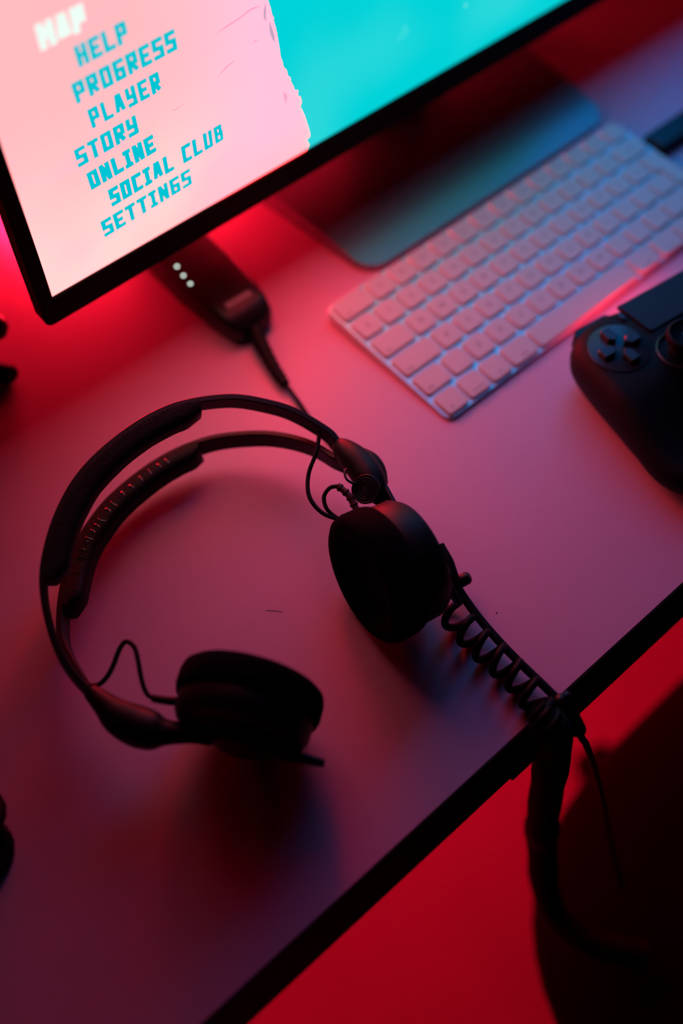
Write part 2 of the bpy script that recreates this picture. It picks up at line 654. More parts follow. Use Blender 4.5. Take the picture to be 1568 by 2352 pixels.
GLYPH = {
    'S': [[(1, 1), (0, 1), (0, .52), (1, .48), (1, 0), (0, 0)]],
    'E': [[(1, 1), (0, 1), (0, 0), (1, 0)], [(0, .5), (.75, .5)]],
    'T': [[(0, 1), (1, 1)], [(.5, 1), (.5, 0)]],
    'I': [[(0, 1), (1, 1)], [(.5, 1), (.5, 0)], [(0, 0), (1, 0)]],
    'N': [[(0, 0), (0, 1)], [(.05, 1), (.95, 0)], [(1, 0), (1, 1)]],
    'G': [[(1, 1), (0, 1), (0, 0), (1, 0), (1, .5), (.5, .5)]],
    'O': [[(0, 0), (0, 1), (1, 1), (1, 0), (0, 0)]],
    'C': [[(1, 1), (0, 1), (0, 0), (1, 0)]],
    'A': [[(0, 0), (.32, 1), (.68, 1), (1, 0)], [(.15, .36), (.85, .36)]],
    'L': [[(0, 1), (0, 0), (1, 0)]],
    'U': [[(0, 1), (0, 0), (1, 0), (1, 1)]],
    'B': [[(0, 0), (0, 1), (.85, 1), (.85, .52), (1, .48), (1, 0), (0, 0)], [(0, .5), (.9, .5)]],
    'R': [[(0, 0), (0, 1), (1, 1), (1, .5), (0, .5)], [(.35, .5), (1, 0)]],
    'Y': [[(0, 1), (0, .5), (1, .5)], [(1, 1), (1, 0), (.05, 0)]],
    'P': [[(0, 0), (0, 1), (1, 1), (1, .46), (0, .46)]],
    'H': [[(0, 0), (0, 1)], [(1, 0), (1, 1)], [(0, .5), (1, .5)]],
    'M': [[(0, 0), (0, 1)], [(0, 1), (.5, .35)], [(.5, .35), (1, 1)], [(1, 1), (1, 0)]],
}
ADV = {'I': .78, ' ': .62, 'M': 1.2}


def word(text, tl, bl, tr, br, hw, mt, d, gap=1.15):
    tl, bl, tr, br = map(Vector, (tl, bl, tr, br))
    ex = (br - bl + tr - tl) / 2
    ey = tl - bl
    Lx, H = ex.length, ey.length
    ex.normalize()
    ey = ey / H
    tot = sum(ADV.get(c, 1) for c in text)
    unit = (Lx - gap * (len(text) - 1)) / tot
    vs, fs = [], []
    x = 0.0
    for c in text:
        w = unit * ADV.get(c, 1)
        for st in GLYPH.get(c, []):
            pts = [Vector((x + hw + q[0] * (w - 2 * hw), hw + q[1] * (H - 2 * hw))) for q in st]
            for a, b in zip(pts, pts[1:]):
                t = (b - a).normalized()
                nn = Vector((-t.y, t.x)) * hw
                ext = hw * (1.0 if abs(t.x) < .02 or abs(t.y) < .1 else 0.35)
                a2, b2 = a - t * ext, b + t * ext
                k = len(vs)
                for q in (a2 + nn, a2 - nn, b2 - nn, b2 + nn):
                    r = bl + ex * q.x + ey * q.y
                    vs.append(S(r.x, r.y, 1.8 - d))
                fs.append((k, k + 1, k + 2, k + 3))
        x += w + gap
    return part('menu_word', (vs, fs), mt, screen, False, label='lettering that reads ' + text)


word('MAP', (36.6, 171.4), (36.6, 158.8), (61.6, 171.6), (61.0, 159.0), 1.85, M['white_text'], 0.3, 0.6)
TW = M['teal_text']
word('HELP', (52.1, 153.8), (52.8, 142.7), (80.6, 154.9), (80.6, 143.8), 1.3, TW, 0.3)
word('PROGRESS', (46.6, 136.8), (47.4, 125.3), (106.0, 139.0), (106.4, 127.7), 1.3, TW, 0.3)
word('PLAYER', (51.4, 120.0), (52.2, 108.4), (93.9, 121.4), (94.3, 110.0), 1.34, TW, 0.3)
word('STORY', (39.6, 102.4), (40.1, 91.0), (76.9, 104.1), (77.5, 93.0), 1.34, TW, 0.3)
word('ONLINE', (43.2, 85.5), (44.0, 74.1), (84.9, 87.7), (85.4, 76.6), 1.34, TW, 0.3)
word('SOCIAL CLUB', (52.8, 68.6), (53.2, 56.8), (128.6, 71.9), (129.0, 60.1), 1.34, TW, 0.3)
word('SETTINGS', (44.4, 51.3), (44.9, 39.5), (104.5, 54.1), (104.7, 42.3), 1.34, TW, 0.3)

# stand
rows = []
NR = 26
for i in range(NR + 1):
    f = i / NR
    y = 123.5 + 162.0 * (f ** 1.5)
    x0 = 45.5 - 10.5 * (y - 124) / 160.0
    x1 = 285.5 + 10.5 * (y - 124) / 160.0
    rr = 16.0
    e = 0.0
    for edge in (y - 123.5, 285.5 - y):
        if edge < rr:
            e = max(e, rr - math.sqrt(max(0.0, rr * rr - (rr - edge) ** 2)))
    zt = 5.0 + 9.5 * (1 - (max(0.0, 208 - y) / 84.0) ** 2)
    rows.append((x0 + e, x1 - e, y, zt))
bv, bf = [], []
NC = 12
for x0, x1, y, zt in rows:
    for k in range(NC + 1):
        bv.append((x0 + (x1 - x0) * k / NC, y, zt))
    bv += [(x1, y, 1.5), (x0, y, 1.5)]
RW = NC + 3
for i in range(NR):
    for k in range(RW):
        k2 = (k + 1) % RW
        bf.append((i * RW + k, i * RW + k2, (i + 1) * RW + k2, (i + 1) * RW + k))
bf += [tuple(range(RW))[::-1], tuple(range(NR * RW, NR * RW + RW))]
part('stand_base', (bv, bf), M['basem'], monitor, 40, label='dark grey metal foot plate sloping to a rounded front')
for x, y in ((60, 140), (271, 140), (52, 270), (279, 270)):
    part('foot_pad', lathe((x, y, 0), (0, 0, 1), [(0, 7), (1.6, 7), (1.6, 0)], 16), M['rubber'], monitor)
part('stand_neck', stack([[(x, y, 8) for x, y in rrect(125, 206, 232, 268, 10)], [(x, y - 10, 180) for x, y in rrect(130, 201, 232, 262, 10)], [(x, y - 26, 260) for x, y in rrect(130, 201, 232, 252, 9)]]),
     M['basem'], monitor, 30)

# ------------------------------------------------------------------ adapter box under the monitor
adapter = empty('adapter_box', (-45, 165, 0), 'tapered black adapter box with three lit white dots and a cord, under the monitor', 'adapter')
AX = Vector((-0.035, -1, 0)).normalized()
AY = Vector((1, -0.035, 0))


def ad(s, t, z):
    """s along the box towards the cord from its rear end, t across"""
    p = Vector((-38.5, 262, 0)) + AX * s + AY * t
    return (p.x, p.y, z)


def adring(s, hw, z0, z1, r=4.5):
    lp = rrect(-hw, hw, z0, z1, r, 3)
    return [ad(s, t, z) for t, z in lp]


rings = [adring(s, hw, z0, z1) for s, hw, z0, z1 in ((0, 20, 3, 16), (4, 22.5, 0.5, 20), (40, 22.5, 0.5, 21), (75, 22, 0.5, 21.5), (104, 19.5, 0.5, 21.5), (118, 17.5, 0.5, 20.5), (126, 15.5, 1, 17), (130, 11, 2.5, 13))]
part('body', stack(rings), M['satin'], adapter, 35)
for (x, y) in ((-54.0, 199.5), (-55.8, 189.9), (-56.8, 180.9)):
    part('indicator_light', lathe((x, y, 21.3), (0, 0, 1), [(0, 1.0), (0.5, 1.0), (0.8, 0.6), (0.9, 0)], 16), M['led'], adapter, label='small round white light')
part('label_plate', [(ad(s, t, 21.75)) for s, t in ((109, -8), (112.5, -8.5), (112.5, 9), (109, 9))] and ([ad(s, t, z) for s, t, z in ((110, -9, 21.35), (115, -9, 21.0), (115, 10, 21.0), (110, 10, 21.35))], [(0, 1, 2, 3)]),
     M['grey'], adapter, False, label='faded grey strip printed on the box')
for s, t in ((80, -10), (82, 4), (90, -7), (88, 9)):
    part('recess', lathe(ad(s, t, 21.45), (0, 0, 1), [(0, 2.2), (0.25, 2.2), (0.1, 0)], 10), M['black'], adapter)
sp = spline([(-43.5, 134, 8), (-49, 118, 7), (-54, 100, 5.5), (-56.4, 87, 4.5)], 6)
part('strain_relief', tube(sp, [5.2 - 1.9 * i / (len(sp) - 1) for i in range(len(sp))], 14), M['rubber'], adapter)
for k in range(3, 17, 2):
    p = sp[k]
    q = sp[k + 1]
    part('relief_ring', tube([p, p.lerp(q, 0.5)], 5.55 - 1.9 * k / (len(sp) - 1), 14), M['rubber'], adapter)
part('cord', tube(spline([(-56.0, 88, 4.4), (-58.0, 73, 3.0), (-60.6, 58, 1.6), (-63, 38, 1.5), (-64.5, 18, 1.5), (-66, 0, 1.5), (-70, -23, 1.5)], 6), 1.45, 10), M['rubber'], adapter)

# ------------------------------------------------------------------ keyboard
kb = empty('keyboard', (139.5, 57.5, 0), 'slim white keyboard in an aluminium tray, lying in front of the monitor', 'keyboard')
ztop = lambda x, y: 2.6 + 7.0 * y / 115.0
zbot = lambda x, y: 0.6 + 2.0 * y / 115.0
part('tray', plate(rrect(0, 279, 0, 115, 6, 5), zbot, ztop, 0.35), M['alu'], kb, 35, label='brushed aluminium tray')
part('rear_tube', tube([(8, 108, 3.6), (271, 108, 3.6)], 3.5, 16), M['alu'], kb)
PITCH = 19.05
LEG = [
    ['esc'] + ['F%d' % i for i in range(1, 13)] + ['\u23cf'],
    ['\u00a7', '1', '2', '3', '4', '5', '6', '7', '8', '9', '0', '-', '=', 'delete'],
    ['tab', 'Q', 'W', 'E', 'R', 'T', 'Y', 'U', 'I', 'O', 'P', '[', ']', None],
    ['caps', 'A', 'S', 'D', 'F', 'G', 'H', 'J', 'K', 'L', ';', "'", '\\', None],
    ['shift', '`', 'Z', 'X', 'C', 'V', 'B', 'N', 'M', ',', '.', '/', 'shift'],
    ['fn', 'control', 'alt', 'cmd', '', 'cmd', 'alt', '<', '^', '>']]
LEG[0][-1] = ''
WID = [[1.5] + [1] * 13, [1] * 13 + [1.5], [1.5] + [1] * 12 + [1], [1.75] + [1] * 12 + [.75], [1.25] + [1] * 11 + [2.25], [1, 1, 1, 1.25, 5, 1.25, 1.25, 1, 1, 1]]
KEYM = {}
LEGM = {}
GAP = 2.9


def key_mesh(w, d=1.0):
    if w == 'return':
        return KEYM['return']
    if (w, d) not in KEYM:
        hx, hy = w * PITCH / 2 - GAP / 2, d * PITCH / 2 - GAP / 2
        lp = rrect(-hx, hx, -hy, hy, 2.0, 3)
        lv = [[(x, y, 0) for x, y in lp], [(x, y, 1.9) for x, y in lp], [(x, y, 2.3) for x, y in inset(lp, 0.4)]]
        KEYM[(w, d)] = mesh_data('key', stack(lv), Vector((0, 0, 0)), M['key'], 35)
    return KEYM[(w, d)]


def text_mesh(s, size):
    if (s, size) not in LEGM:
        cu = bpy.data.curves.new('legend', 'FONT')
        cu.body = s
        cu.size = size / 1000.0
        cu.align_x = 'CENTER'
        cu.align_y = 'CENTER'
        cu.resolution_u = 2
        to = bpy.data.objects.new('legend_tmp', cu)
        me = bpy.data.meshes.new_from_object(to)
        me.name = 'legend'
        bpy.data.objects.remove(to)
        bpy.data.curves.remove(cu)
        me.materials.clear()
        me.materials.append(M['ink'])
        LEGM[(s, size)] = me
    return LEGM[(s, size)]


SLOPE = math.atan(7.0 / 115.0)


def add_key(x, y, w, d, leg):
    o = bpy.data.objects.new('key', key_mesh(w, d))
    COL.objects.link(o)
    o.parent = kb
    o.rotation_euler = (SLOPE, 0, 0)
    o.location = (Vector((x, y, ztop(x, y) - 0.02)) - ORG[kb.name]) / 1000.0
    if leg:
        long = len(leg) > 1
        size = 3.2 if len(leg) > 2 else (3.4 if long else 5.2)
        t = bpy.data.objects.new('legend', text_mesh(leg, size))
        COL.objects.link(t)
        t.parent = o
        hx = w * PITCH / 2 - GAP / 2
        ox, oy = 0.0, 0.0
        if leg in ('esc', 'tab', 'caps', 'shift', 'fn') and x < 60:
            ox, oy = -hx + 5.0, -4.6
        elif leg in ('control', 'alt', 'cmd'):
            oy = -4.4
        t.location = (ox / 1000, oy / 1000, 2.34 / 1000)


for r in range(6):
    x = 1.4
    for i, w in enumerate(WID[r]):
        cx = x + w * PITCH / 2
        cy = 115 - (r + .5) * PITCH - .35
        x += w * PITCH
        if r == 2 and i == 13:
            continue
        if r == 3 and i == 13:
            g = GAP / 2
            xr, xl, xu = .375 * PITCH - g, -.375 * PITCH + g, -.625 * PITCH + g
            lp = [(xl, -.5 * PITCH + g), (xr, -.5 * PITCH + g), (xr, 1.5 * PITCH - g), (xu, 1.5 * PITCH - g), (xu, .5 * PITCH + g), (xl, .5 * PITCH + g)]
            KEYM['return'] = mesh_data('key', stack([[(a, b, 0) for a, b in lp], [(a, b, 2.3) for a, b in lp]]), Vector((0, 0, 0)), M['key'], 35)
            add_key(cx, cy, 'return', 1.0, '')
            continue
        add_key(cx, cy, w, 1.0, LEG[r][i])

# ------------------------------------------------------------------ slim black box right of the keyboard
sb = empty('slim_box', (330, 80, 0), 'slim black box lying against the right end of the keyboard', 'box')
part('body', plate(rrect(282.5, 372, 70.5, 88.5, 2.0, 3), 0.2, 10.0, 1.0), M['satin'], sb, 35)
part('seam', plate(rrect(282.2, 372.3, 70.2, 88.8, 2.1, 3), 4.8, 5.4), M['rubber'], sb, 35)

# ------------------------------------------------------------------ game controller
GC = Vector((150.5, -29.5, 0))
gp = empty('game_controller', (GC.x, GC.y - 45, 0), 'black game controller with two grips and thumbsticks, lying in front of the keyboard', 'controller')
GROT = Matrix.Rotation(math.radians(-7.5), 3, 'Z')
GS = 1.04


def gpt(x, y, z):
    v = GROT @ Vector((x * GS, y * GS, 0))
    return Vector((GC.x + v.x, GC.y + v.y, z))


half = [(0, 0), (-14, 0), (-30, 0), (-37, 1.5), (-46, 3.0), (-60, 2.0), (-71, -3), (-77, -11), (-80, -22), (-82, -38), (-83.5, -55), (-84.5, -74), (-85, -92), (-81, -105), (-72, -111), (-62, -107),
        (-55, -94), (-49, -78), (-42, -67), (-32, -63), (-16, -62), (0, -62)]
sm = [(p.x, p.y) for p in spline([(x, y, 0) for x, y in half], 3)]
outl = sm + [(-x, y) for x, y in sm[::-1][1:-1]]


def gz(y, z):
    k = max(0.0, min(1.0, (-y - 46) / 52.0))
    k = k * k * (3 - 2 * k)
    return z - k * (0.34 * z)


def glevel(d, z):
    return [gpt(x, y, gz(y, z)) for x, y in inset(outl, d)]


body = stack([glevel(11, 3), glevel(5, 9), glevel(1.2, 17), glevel(0, 25), glevel(1.0, 32), glevel(4.0, 37.5), glevel(9.0, 40.0)], 'tess')
part('shell', body, M['pad'], gp, 60)


def disc(cx, cy, z, r, name, mt, h=1.0, parent=None):
    return part(name, lathe(gpt(cx, cy, z), (0, 0, 1), [(-1.5, r), (h * .6, r), (h, r - .5), (h, 0)], 40), mt, parent or gp)


for sx in (-1, 1):
    disc(sx * 57.5, -24.5, 40.0, 18.2, 'button_plate', M['paddisc'], 0.8)
for k in range(4):
    a = math.pi / 2 * k
    ca, sa = math.cos(a), math.sin(a)
    shp = [(3.2, 0), (6.2, -3.4), (12.6, -3.4), (13.4, -2.6), (13.4, 2.6), (12.6, 3.4), (6.2, 3.4)]
    lp = [(-57.5 + x * ca - y * sa, -24.5 + x * sa + y * ca) for x, y in shp]
    lv = [[gpt(x, y, 40.6) for x, y in lp], [gpt(x, y, 43.6) for x, y in lp], [gpt(x, y, 44.4) for x, y in inset(lp, 0.7)]]
    part('direction_button', stack(lv), M['button'], gp, 30)
    bx_, by_ = 57.5 + 10.5 * ca, -24.5 + 10.5 * sa
    part('face_button', lathe(gpt(bx_, by_, 40.6), (0, 0, 1), [(0, 4.9), (3.0, 4.9), (3.8, 4.2), (3.8, 0)], 24), M['button'], gp)
tp = [(-37.0, -0.5), (-35.0, -23.5), (-33.0, -25.5), (33.0, -25.5), (35.0, -23.5), (37.0, -0.5)]
part('touchpad', stack([[gpt(x, y, 38) for x, y in tp], [gpt(x, y, 40.8) for x, y in tp], [gpt(x, y, 41.2) for x, y in inset(tp, .5)]]), M['touch'], gp, 30, label='flat dark touchpad')
part('touchpad_trim', tube([gpt(-37.1, -0.5, 41.2), gpt(-35.1, -23.6, 41.2), gpt(-32.9, -25.8, 41.2)], 0.45, 8), M['button'], gp)
for sx in (-1, 1):
    sx0 = sx * 30.5
    ring = part('stick_ring', lathe(gpt(sx0, -45, 39.5), (0, 0, 1), [(0, 14.5), (1.6, 14.5), (2.2, 13.6), (0.6, 12.0), (-2, 11.5)], 36), M['paddisc'], gp)
    st = part('thumbstick', lathe(gpt(sx0, -45, 38), (0, 0, 1), [(-2, 9), (3, 7), (8, 5.5), (11, 6.5), (12.5, 11.2), (14.5, 11.8), (16.5, 11.2), (17.2, 10.0), (15.9, 8.6), (15.4, 0)], 36), M['rubber'], gp)
    part('stick_cap', lathe(gpt(sx0, -45, 53.3), (0, 0, 1), [(0, 8.6), (0.35, 8.0), (0.2, 0)], 32), M['paddisc'], st)
    part('shoulder_button', stack([[gpt(sx * 53 + x, y, z) for x, y in rrect(-13, 13, -4, 3.5, 3)] for z in (22, 30, 33)]), M['satin'], gp, 35)
    part('small_button', lathe(gpt(sx * 40.5, -8, 40.2), (0, 0, 1), [(0, 1.6), (1.0, 1.6), (1.3, 0)], 14, 1.0, 2.0), M['button'], gp)
part('light_strip', stack([[gpt(x, y, z) for x, y in rrect(-30, 30, -6, 0.8, 1.5)] for z in (4.5, 9.5)]), M['padlight'], gp, 35, label='glowing red light strip on the far side of the controller')
part('home_button', lathe(gpt(0, -44, 40), (0, 0, 1), [(0, 4.5), (0.8, 4.5), (1.0, 0)], 20), M['button'], gp)

# ------------------------------------------------------------------ headphones
hp = empty('headphones', (-160, 0, 0), 'black headphones with a split padded headband and coiled cord, lying on the desk', 'headphones')
NA = Vector((0.060219, -0.286103, 0.956305))
NBn = Vector((-0.035766, 0.169925, 0.984808))
PA = [(-70.0, -2.0, 37.0), (-74.6, 10.1, 40.5), (-75.1, 19.4, 43.3), (-82.5, 38.0, 49.3), (-92.2, 51.0, 53.8), (-107.7, 64.8, 58.9), (-131.9, 75.5, 63.6), (-154.6, 78.5, 66.0), (-180.6, 76.1, 66.9), (-202.5, 70.1, 66.5),
      (-221.1, 60.1, 64.6), (-236.2, 48.2, 62.0), (-247.6, 35.7, 59.0), (-255.7, 21.2, 55.2), (-261.4, 5.2, 50.8), (-263.4, -8.3, 46.8), (-262.3, -22.0, 42.7), (-259.7, -33.0, 39.5)]
PB = [(-78.0, 0.0, 37.5), (-81.3, 8.8, 36.6), (-83.4, 24.7, 33.7), (-89.3, 40.2, 30.8), (-99.1, 54.9, 28.0), (-115.9, 70.5, 24.7), (-131.1, 78.6, 22.7), (-148.7, 83.1, 21.3), (-168.8, 83.6, 20.5), (-190.5, 80.4, 20.2),
      (-207.9, 73.3, 20.8), (-219.4, 66.8, 21.5), (-232.0, 56.0, 22.9), (-243.9, 42.1, 24.9), (-253.7, 27.0, 27.2), (-258.2, 15.7, 28.9), (-260.6, -2.3, 32.0), (-261.1, -14.0, 33.5), (-259.5, -32.0, 36.0)]
CEN = (-170, 0, 38)
BW = 11.0     # strip width
prof_band = [(0.5, 0.0), (0.0, -0.6), (0.0, -BW + .6), (0.5, -BW), (3.2, -BW), (3.7, -BW + .6), (3.7, -0.6), (3.2, 0.0)]
ca_ = spline(PA, 6)
cb_ = spline(PB, 6)
part('headband', sweep(ca_, NA, CEN, prof_band), M['band'], hp, 35, label='upper strip of the split headband')
part('headband', sweep(cb_, NBn, CEN, prof_band), M['band'], hp, 35, label='lower strip of the split headband')


def idx(path, q):
    q = Vector(q)
    return min(range(len(path)), key=lambda i: (path[i] - q).length)


def cushion(path, nrm, a, b, thick, name='headband_pad'):
    i0, i1 = sorted((idx(path, a), idx(path, b)))
    seg = path[i0:i1 + 1]
    n = len(seg)
    profs = []
    for i in range(n):
        e = min(i, n - 1 - i)
        k = min(1.0, (0.55 + 0.45 * math.sin(min(1.0, e / 3.0) * math.pi / 2)))
        t = thick * k
        w = random.uniform(-0.12, 0.12)
        hw = BW / 2 + 1.6
        row = []
        for q in range(12):
            an = math.pi * q / 11 - math.pi / 2
            row.append((3.4 + (t + w) * max(0.0, math.cos(an)) ** 0.55, -BW / 2 + hw * math.copysign(abs(math.sin(an)) ** 0.7, math.sin(an))))
        row = row[::-1]
        profs.append(row)
    return part(name, sweep(seg, nrm, CEN, profs), M['leather'], hp, 70, label='soft black cushion under the headband strip')


cushion(ca_, NA, (-124, 73.0, 62.5), (-248, 35.0, 58.8), 11.0)
cushion(cb_, NBn, (-128, 77.5, 23), (-247.0, 37, 25.5), 10.5)
# folds of the lower cushion
i0, i1 = idx(cb_, (-150, 83, 21)), idx(cb_, (-232, 56, 23))
for i in range(i0, i1, 2):
    p = cb_[i]
    t = (cb_[i + 1] - cb_[i - 1]).normalized()
    d = NBn.cross(t).normalized()
    if d.dot(Vector(CEN) - p) < 0:
        d = -d
    b0 = p + d * 4.6 + NBn * 0.9
    part('cushion_fold', tube(spline([b0 + t * random.uniform(-1, 1), b0 + d * 3.6 + NBn * 0.35 + t * random.uniform(-1.5, 1.5), b0 + d * 6.8 - NBn * 0.6], 3), [0.2, .45, .6, .7, .6, .45, .2], 6), M['fold'], hp)


def blob(pts, mt, parent, name, seg=14, **k):
    """a smooth lump along points (x, y, z, radius)"""
    P = spline([q[:3] for q in pts], 5)
    Rr = [v.x for v in spline([(q[3], 0, 0) for q in pts], 5)]
    return part(name, tube(P, [max(0.2, r) for r in Rr], seg), mt, parent, 60, **k)


# right cup --------------------------------------------------------
def cup(c, axd, el, r, t, wire):
    ax = Vector((math.cos(math.radians(axd)) * math.cos(math.radians(el)), math.sin(math.radians(axd)) * math.cos(math.radians(el)), math.sin(math.radians(el))))
    h = t / 2
    shell = part('ear_cup', lathe(c, ax, [(-h - wire, 0), (-h - wire, 16), (-h - wire + .6, 25), (-h - wire + 2.4, 30.5), (-h - wire + 6, 32.6), (-2, 33), (2, 31)], 56), M['black'], hp, 35)
    part('ear_pad', lathe(c, ax, [(-2.5, 29), (-2.6, 32.5), (-1, 34.6), (2, r), (h - 6, r), (h - 2.6, r * .975), (h - .7, r * .91), (h, r * .80), (h - .8, r * .69), (h - 3, r * .62), (h - 7, r * .57), (h - 7.5, 0)], 64),
         M['foam'], shell, 60, label='thick round velour ear pad')
    part('cup_ring', lathe(c, ax, [(-h - wire - .2, 17), (-h - wire - 1.0, 18), (-h - wire - 1.0, 21.5), (-h - wire + .2, 22.5)], 48), M['satin'], shell, 35)
    return ax, shell


cR = Vector((-109.0, -64.2, 35.5))
axR, shR = cup(cR, 170.3, 7.9, 35.4, 33.4, 3.6)
cL = Vector((-208.4, -74.5, 35.7))
axL, shL = cup(cL, 36.0, 0.8, 35.5, 29.0, 1.0)


def bar(p0, p1, wdir, w, th, mt, name, parent=hp, **k):
    """a flat bar from p0 to p1, width w along wdir, thickness th"""
    p0, p1 = Vector(p0), Vector(p1)
    t = (p1 - p0).normalized()
    wd = Vector(wdir)
    wd = (wd - t * wd.dot(t)).normalized()
    nn = t.cross(wd)
    lp = rrect(-w / 2, w / 2, -th / 2, th / 2, min(w, th) * .35, 3)
    N = 6
    lv = []
    for i in range(N + 1):
        f = i / N
        s = 0.7 if i in (0, N) else 1.0
        lv.append([p0.lerp(p1, f) + wd * (a * s) + nn * (b * s) for a, b in lp])
    return part(name, stack(lv), mt, parent, 40, **k)


UZ = Vector((0, 0, 1))
# arms that carry the cups on their outer side
oR = cR - axR * 22.5
dR = axR.cross(UZ).normalized()
if dR.y > 0:
    dR = -dR
bar(oR - dR * 44 + Vector((1.5, 0, 3)), oR + dR * 33 + Vector((0, 0, -3)), UZ, 10.5, 3.4, M['satin'], 'arm')
oL = cL - axL * 18.0
dL = axL.cross(UZ).normalized()
if dL.y > 0:
    dL = -dL
bar(oL - dL * 50, oL + dL * 42 + Vector((0, 0, -2)), UZ, 10.5, 3.4, M['satin'], 'arm')
part('arm_clip', lathe(oR + dR * 12, -axR, [(-2.4, 9), (2.2, 9), (3.2, 7.5), (3.2, 0)], 24), M['satin'], hp)
part('arm_clip', lathe(oL + dL * 2, -axL, [(-2.4, 13), (3.0, 12), (4.2, 9.5), (4.2, 0)], 24), M['satin'], hp)

# hinge blocks
blob([(-76, 12, 36.5, 4.0), (-77, 7, 38, 6.2), (-77.5, -1, 39, 8.0), (-78.5, -10, 39.5, 8.6), (-80.5, -19, 39.5, 8.6), (-83.5, -27, 39.5, 6.5), (-85.5, -33, 39, 3.0)], M['black'], hp, 'hinge')
blob([(-69.5, 2, 33, 3.5), (-69.5, -6, 33, 5.5), (-71.5, -14, 33, 5.6), (-75.5, -22, 34, 4.0)], M['black'], hp, 'hinge_cover')
blob([(-260, -20, 38, 4.0), (-258.5, -30, 38, 6.0), (-257, -39, 37, 8.6), (-253, -48, 36, 9.8), (-248.5, -55, 36, 9.0), (-244, -60, 36, 6.0), (-236, -68, 36, 4.6), (-230, -76, 36, 3.8)], M['black'], hp, 'hinge')
KN = Vector((-0.50, -0.05, 0.86)).normalized()
kc = Vector((-88.6, -24.2, 45.0))
prof = [(-7.5, 5.5), (-4, 7.4), (-1.0, 8.0), (0, 7.9), (0.4, 7.5)]
for r in (6.6, 5.2, 3.8, 2.4):
    prof += [(0.15, r), (0.15, r - .35), (0.55, r - .7), (0.55, r - 1.0)]
prof += [(0.4, 0.8), (0.7, 0.0)]
part('hinge_knob', lathe(kc, KN, prof, 40), M['satin'], hp, 30, label='round knob with concentric rings')
part('hinge_loop', tube(spline([(-88.0, -8.6, 46), (-90.2, -9.6, 46.6), (-92.3, -13.0, 46.5), (-92.0, -16.5, 46), (-90.0, -18.6, 45)], 5), 0.7, 8), M['satin'], hp)
part('side_rail', tube([(-74.5, -16, 42), (-82.0, -40, 41)], 1.6, 10), M['satin'], hp)

# wires
part('wire', tube(spline([(-85.4, 16.2, 53.5), (-87.6, 14.2, 52), (-94.9, 8.1, 50), (-105.4, 2.3, 46), (-113.2, -7.5, 44), (-114.0, -18.9, 42), (-108.5, -28.2, 40), (-103, -36, 39)], 6), 1.15, 10), M['rubber'], hp)
part('wire', tube(spline([(-105, -34, 39), (-109.4, -25.7, 40), (-110.6, -18.6, 42), (-107.6, -12.9, 44), (-102.4, -11.8, 46), (-98.3, -14.8, 47)], 6), 1.1, 10), M['rubber'], hp)
rel = [(-99.0, -14.0, 47.2), (-98.2, -21.9, 46), (-99.8, -29.5, 44), (-99.8, -38.0, 42)]
rs = spline(rel, 6)
rl = part('wire_relief', tube(rs, [1.75 - .0 * i for i in range(len(rs))], 12), M['redwire'], hp, label='dark red ribbed wire relief')
for k in range(1, len(rs) - 1, 3):
    part('rib', tube([rs[k], rs[k].lerp(rs[k + 1], .7)], 2.25, 12), M['redwire'], rl)
part('wire', tube(spline([(-260.5, -8.0, 36), (-259.5, -14, 35.5), (-255.3, -18.3, 36), (-249.5, -18.6, 38), (-243.7, -16.5, 40.5), (-237.5, -13.2, 43), (-233.4, -12.5, 44), (-231.9, -15.5, 44.2), (-232.6, -20.5, 44), (-238.5, -32.8, 42), (-240.6, -39.5, 40.5), (-239.0, -44.0, 40), (-232.3, -51.3, 38)], 6), 1.25, 10), M['rubber'], hp)
blob([(-240.0, -43.0, 40, 1.9), (-236, -47.5, 39, 2.1), (-230.0, -53.5, 38, 2.2)], M['rubber'], hp, 'wire_relief')

# cord from the right cup: straight run, loose coil, splitter, tight coil, thin tail
plug = part('cord_plug', tube(spline([(-73.0, -66, 22), (-76.0, -76, 19), (-80.5, -87, 15)], 5), [2.6, 2.7, 2.8, 3.0, 3.2, 3.3, 3.2, 3.1, 3.0, 2.8, 2.6], 14), M['satin'], hp)
part('cord', tube(spline([(-75.5, -72, 17), (-79.6, -86.5, 13), (-82.6, -104.5, 10), (-84.2, -121.5, 9), (-84.6, -137.5, 8), (-84.5, -153, 7.5), (-84.6, -166, 7), (-84.6, -173, 5)], 6), 2.3, 12), M['rubber'], hp)
part('cord_knob', lathe((-74.0, -86.5, 13.0), (0.75, -0.35, 0.5), [(-3, 3.6), (2, 3.6), (3.6, 2.4), (4, 0)], 20), M['satin'], hp)
cpath = spline([(-90.0, -89, 8.9), (-92.0, -104.4, 8.9), (-92.4, -116.8, 8.9), (-92.2, -129.0, 8.9), (-91.8, -141.5, 8.9), (-93.2, -154.0, 8.9), (-95.2, -164.0, 7.0)], 8)
part('coiled_cord', helix(cpath, 6.8, 6.6, 2.05, 26, 10, 0.6), M['rubber'], hp, label='loose coil of black cord')
hpath = spline([(-97.5, -160.5, 10.5), (-97.2, -169.5, 6.5), (-95.6, -175.6, -12), (-91.6, -180.6, -75), (-91.4, -187.2, -130), (-92.1, -196.3, -175), (-94.8, -211.5, -226), (-97.0, -228, -246), (-92, -255, -250), (-70, -285, -250)], 10)
part('tight_coil', helix(hpath, lambda f: (8.3 + 0.35 * math.sin(f * 40)) * min(1.0, 0.55 + f * 14), 116, 1.75, 12, 6), M['rubber'], hp, label='tightly wound coil hanging over the desk edge')
part('coil_core', tube(hpath, [7.7 * min(1.0, 0.5 + i / 14) for i in range(len(hpath))], 14), M['rubber'], hp)
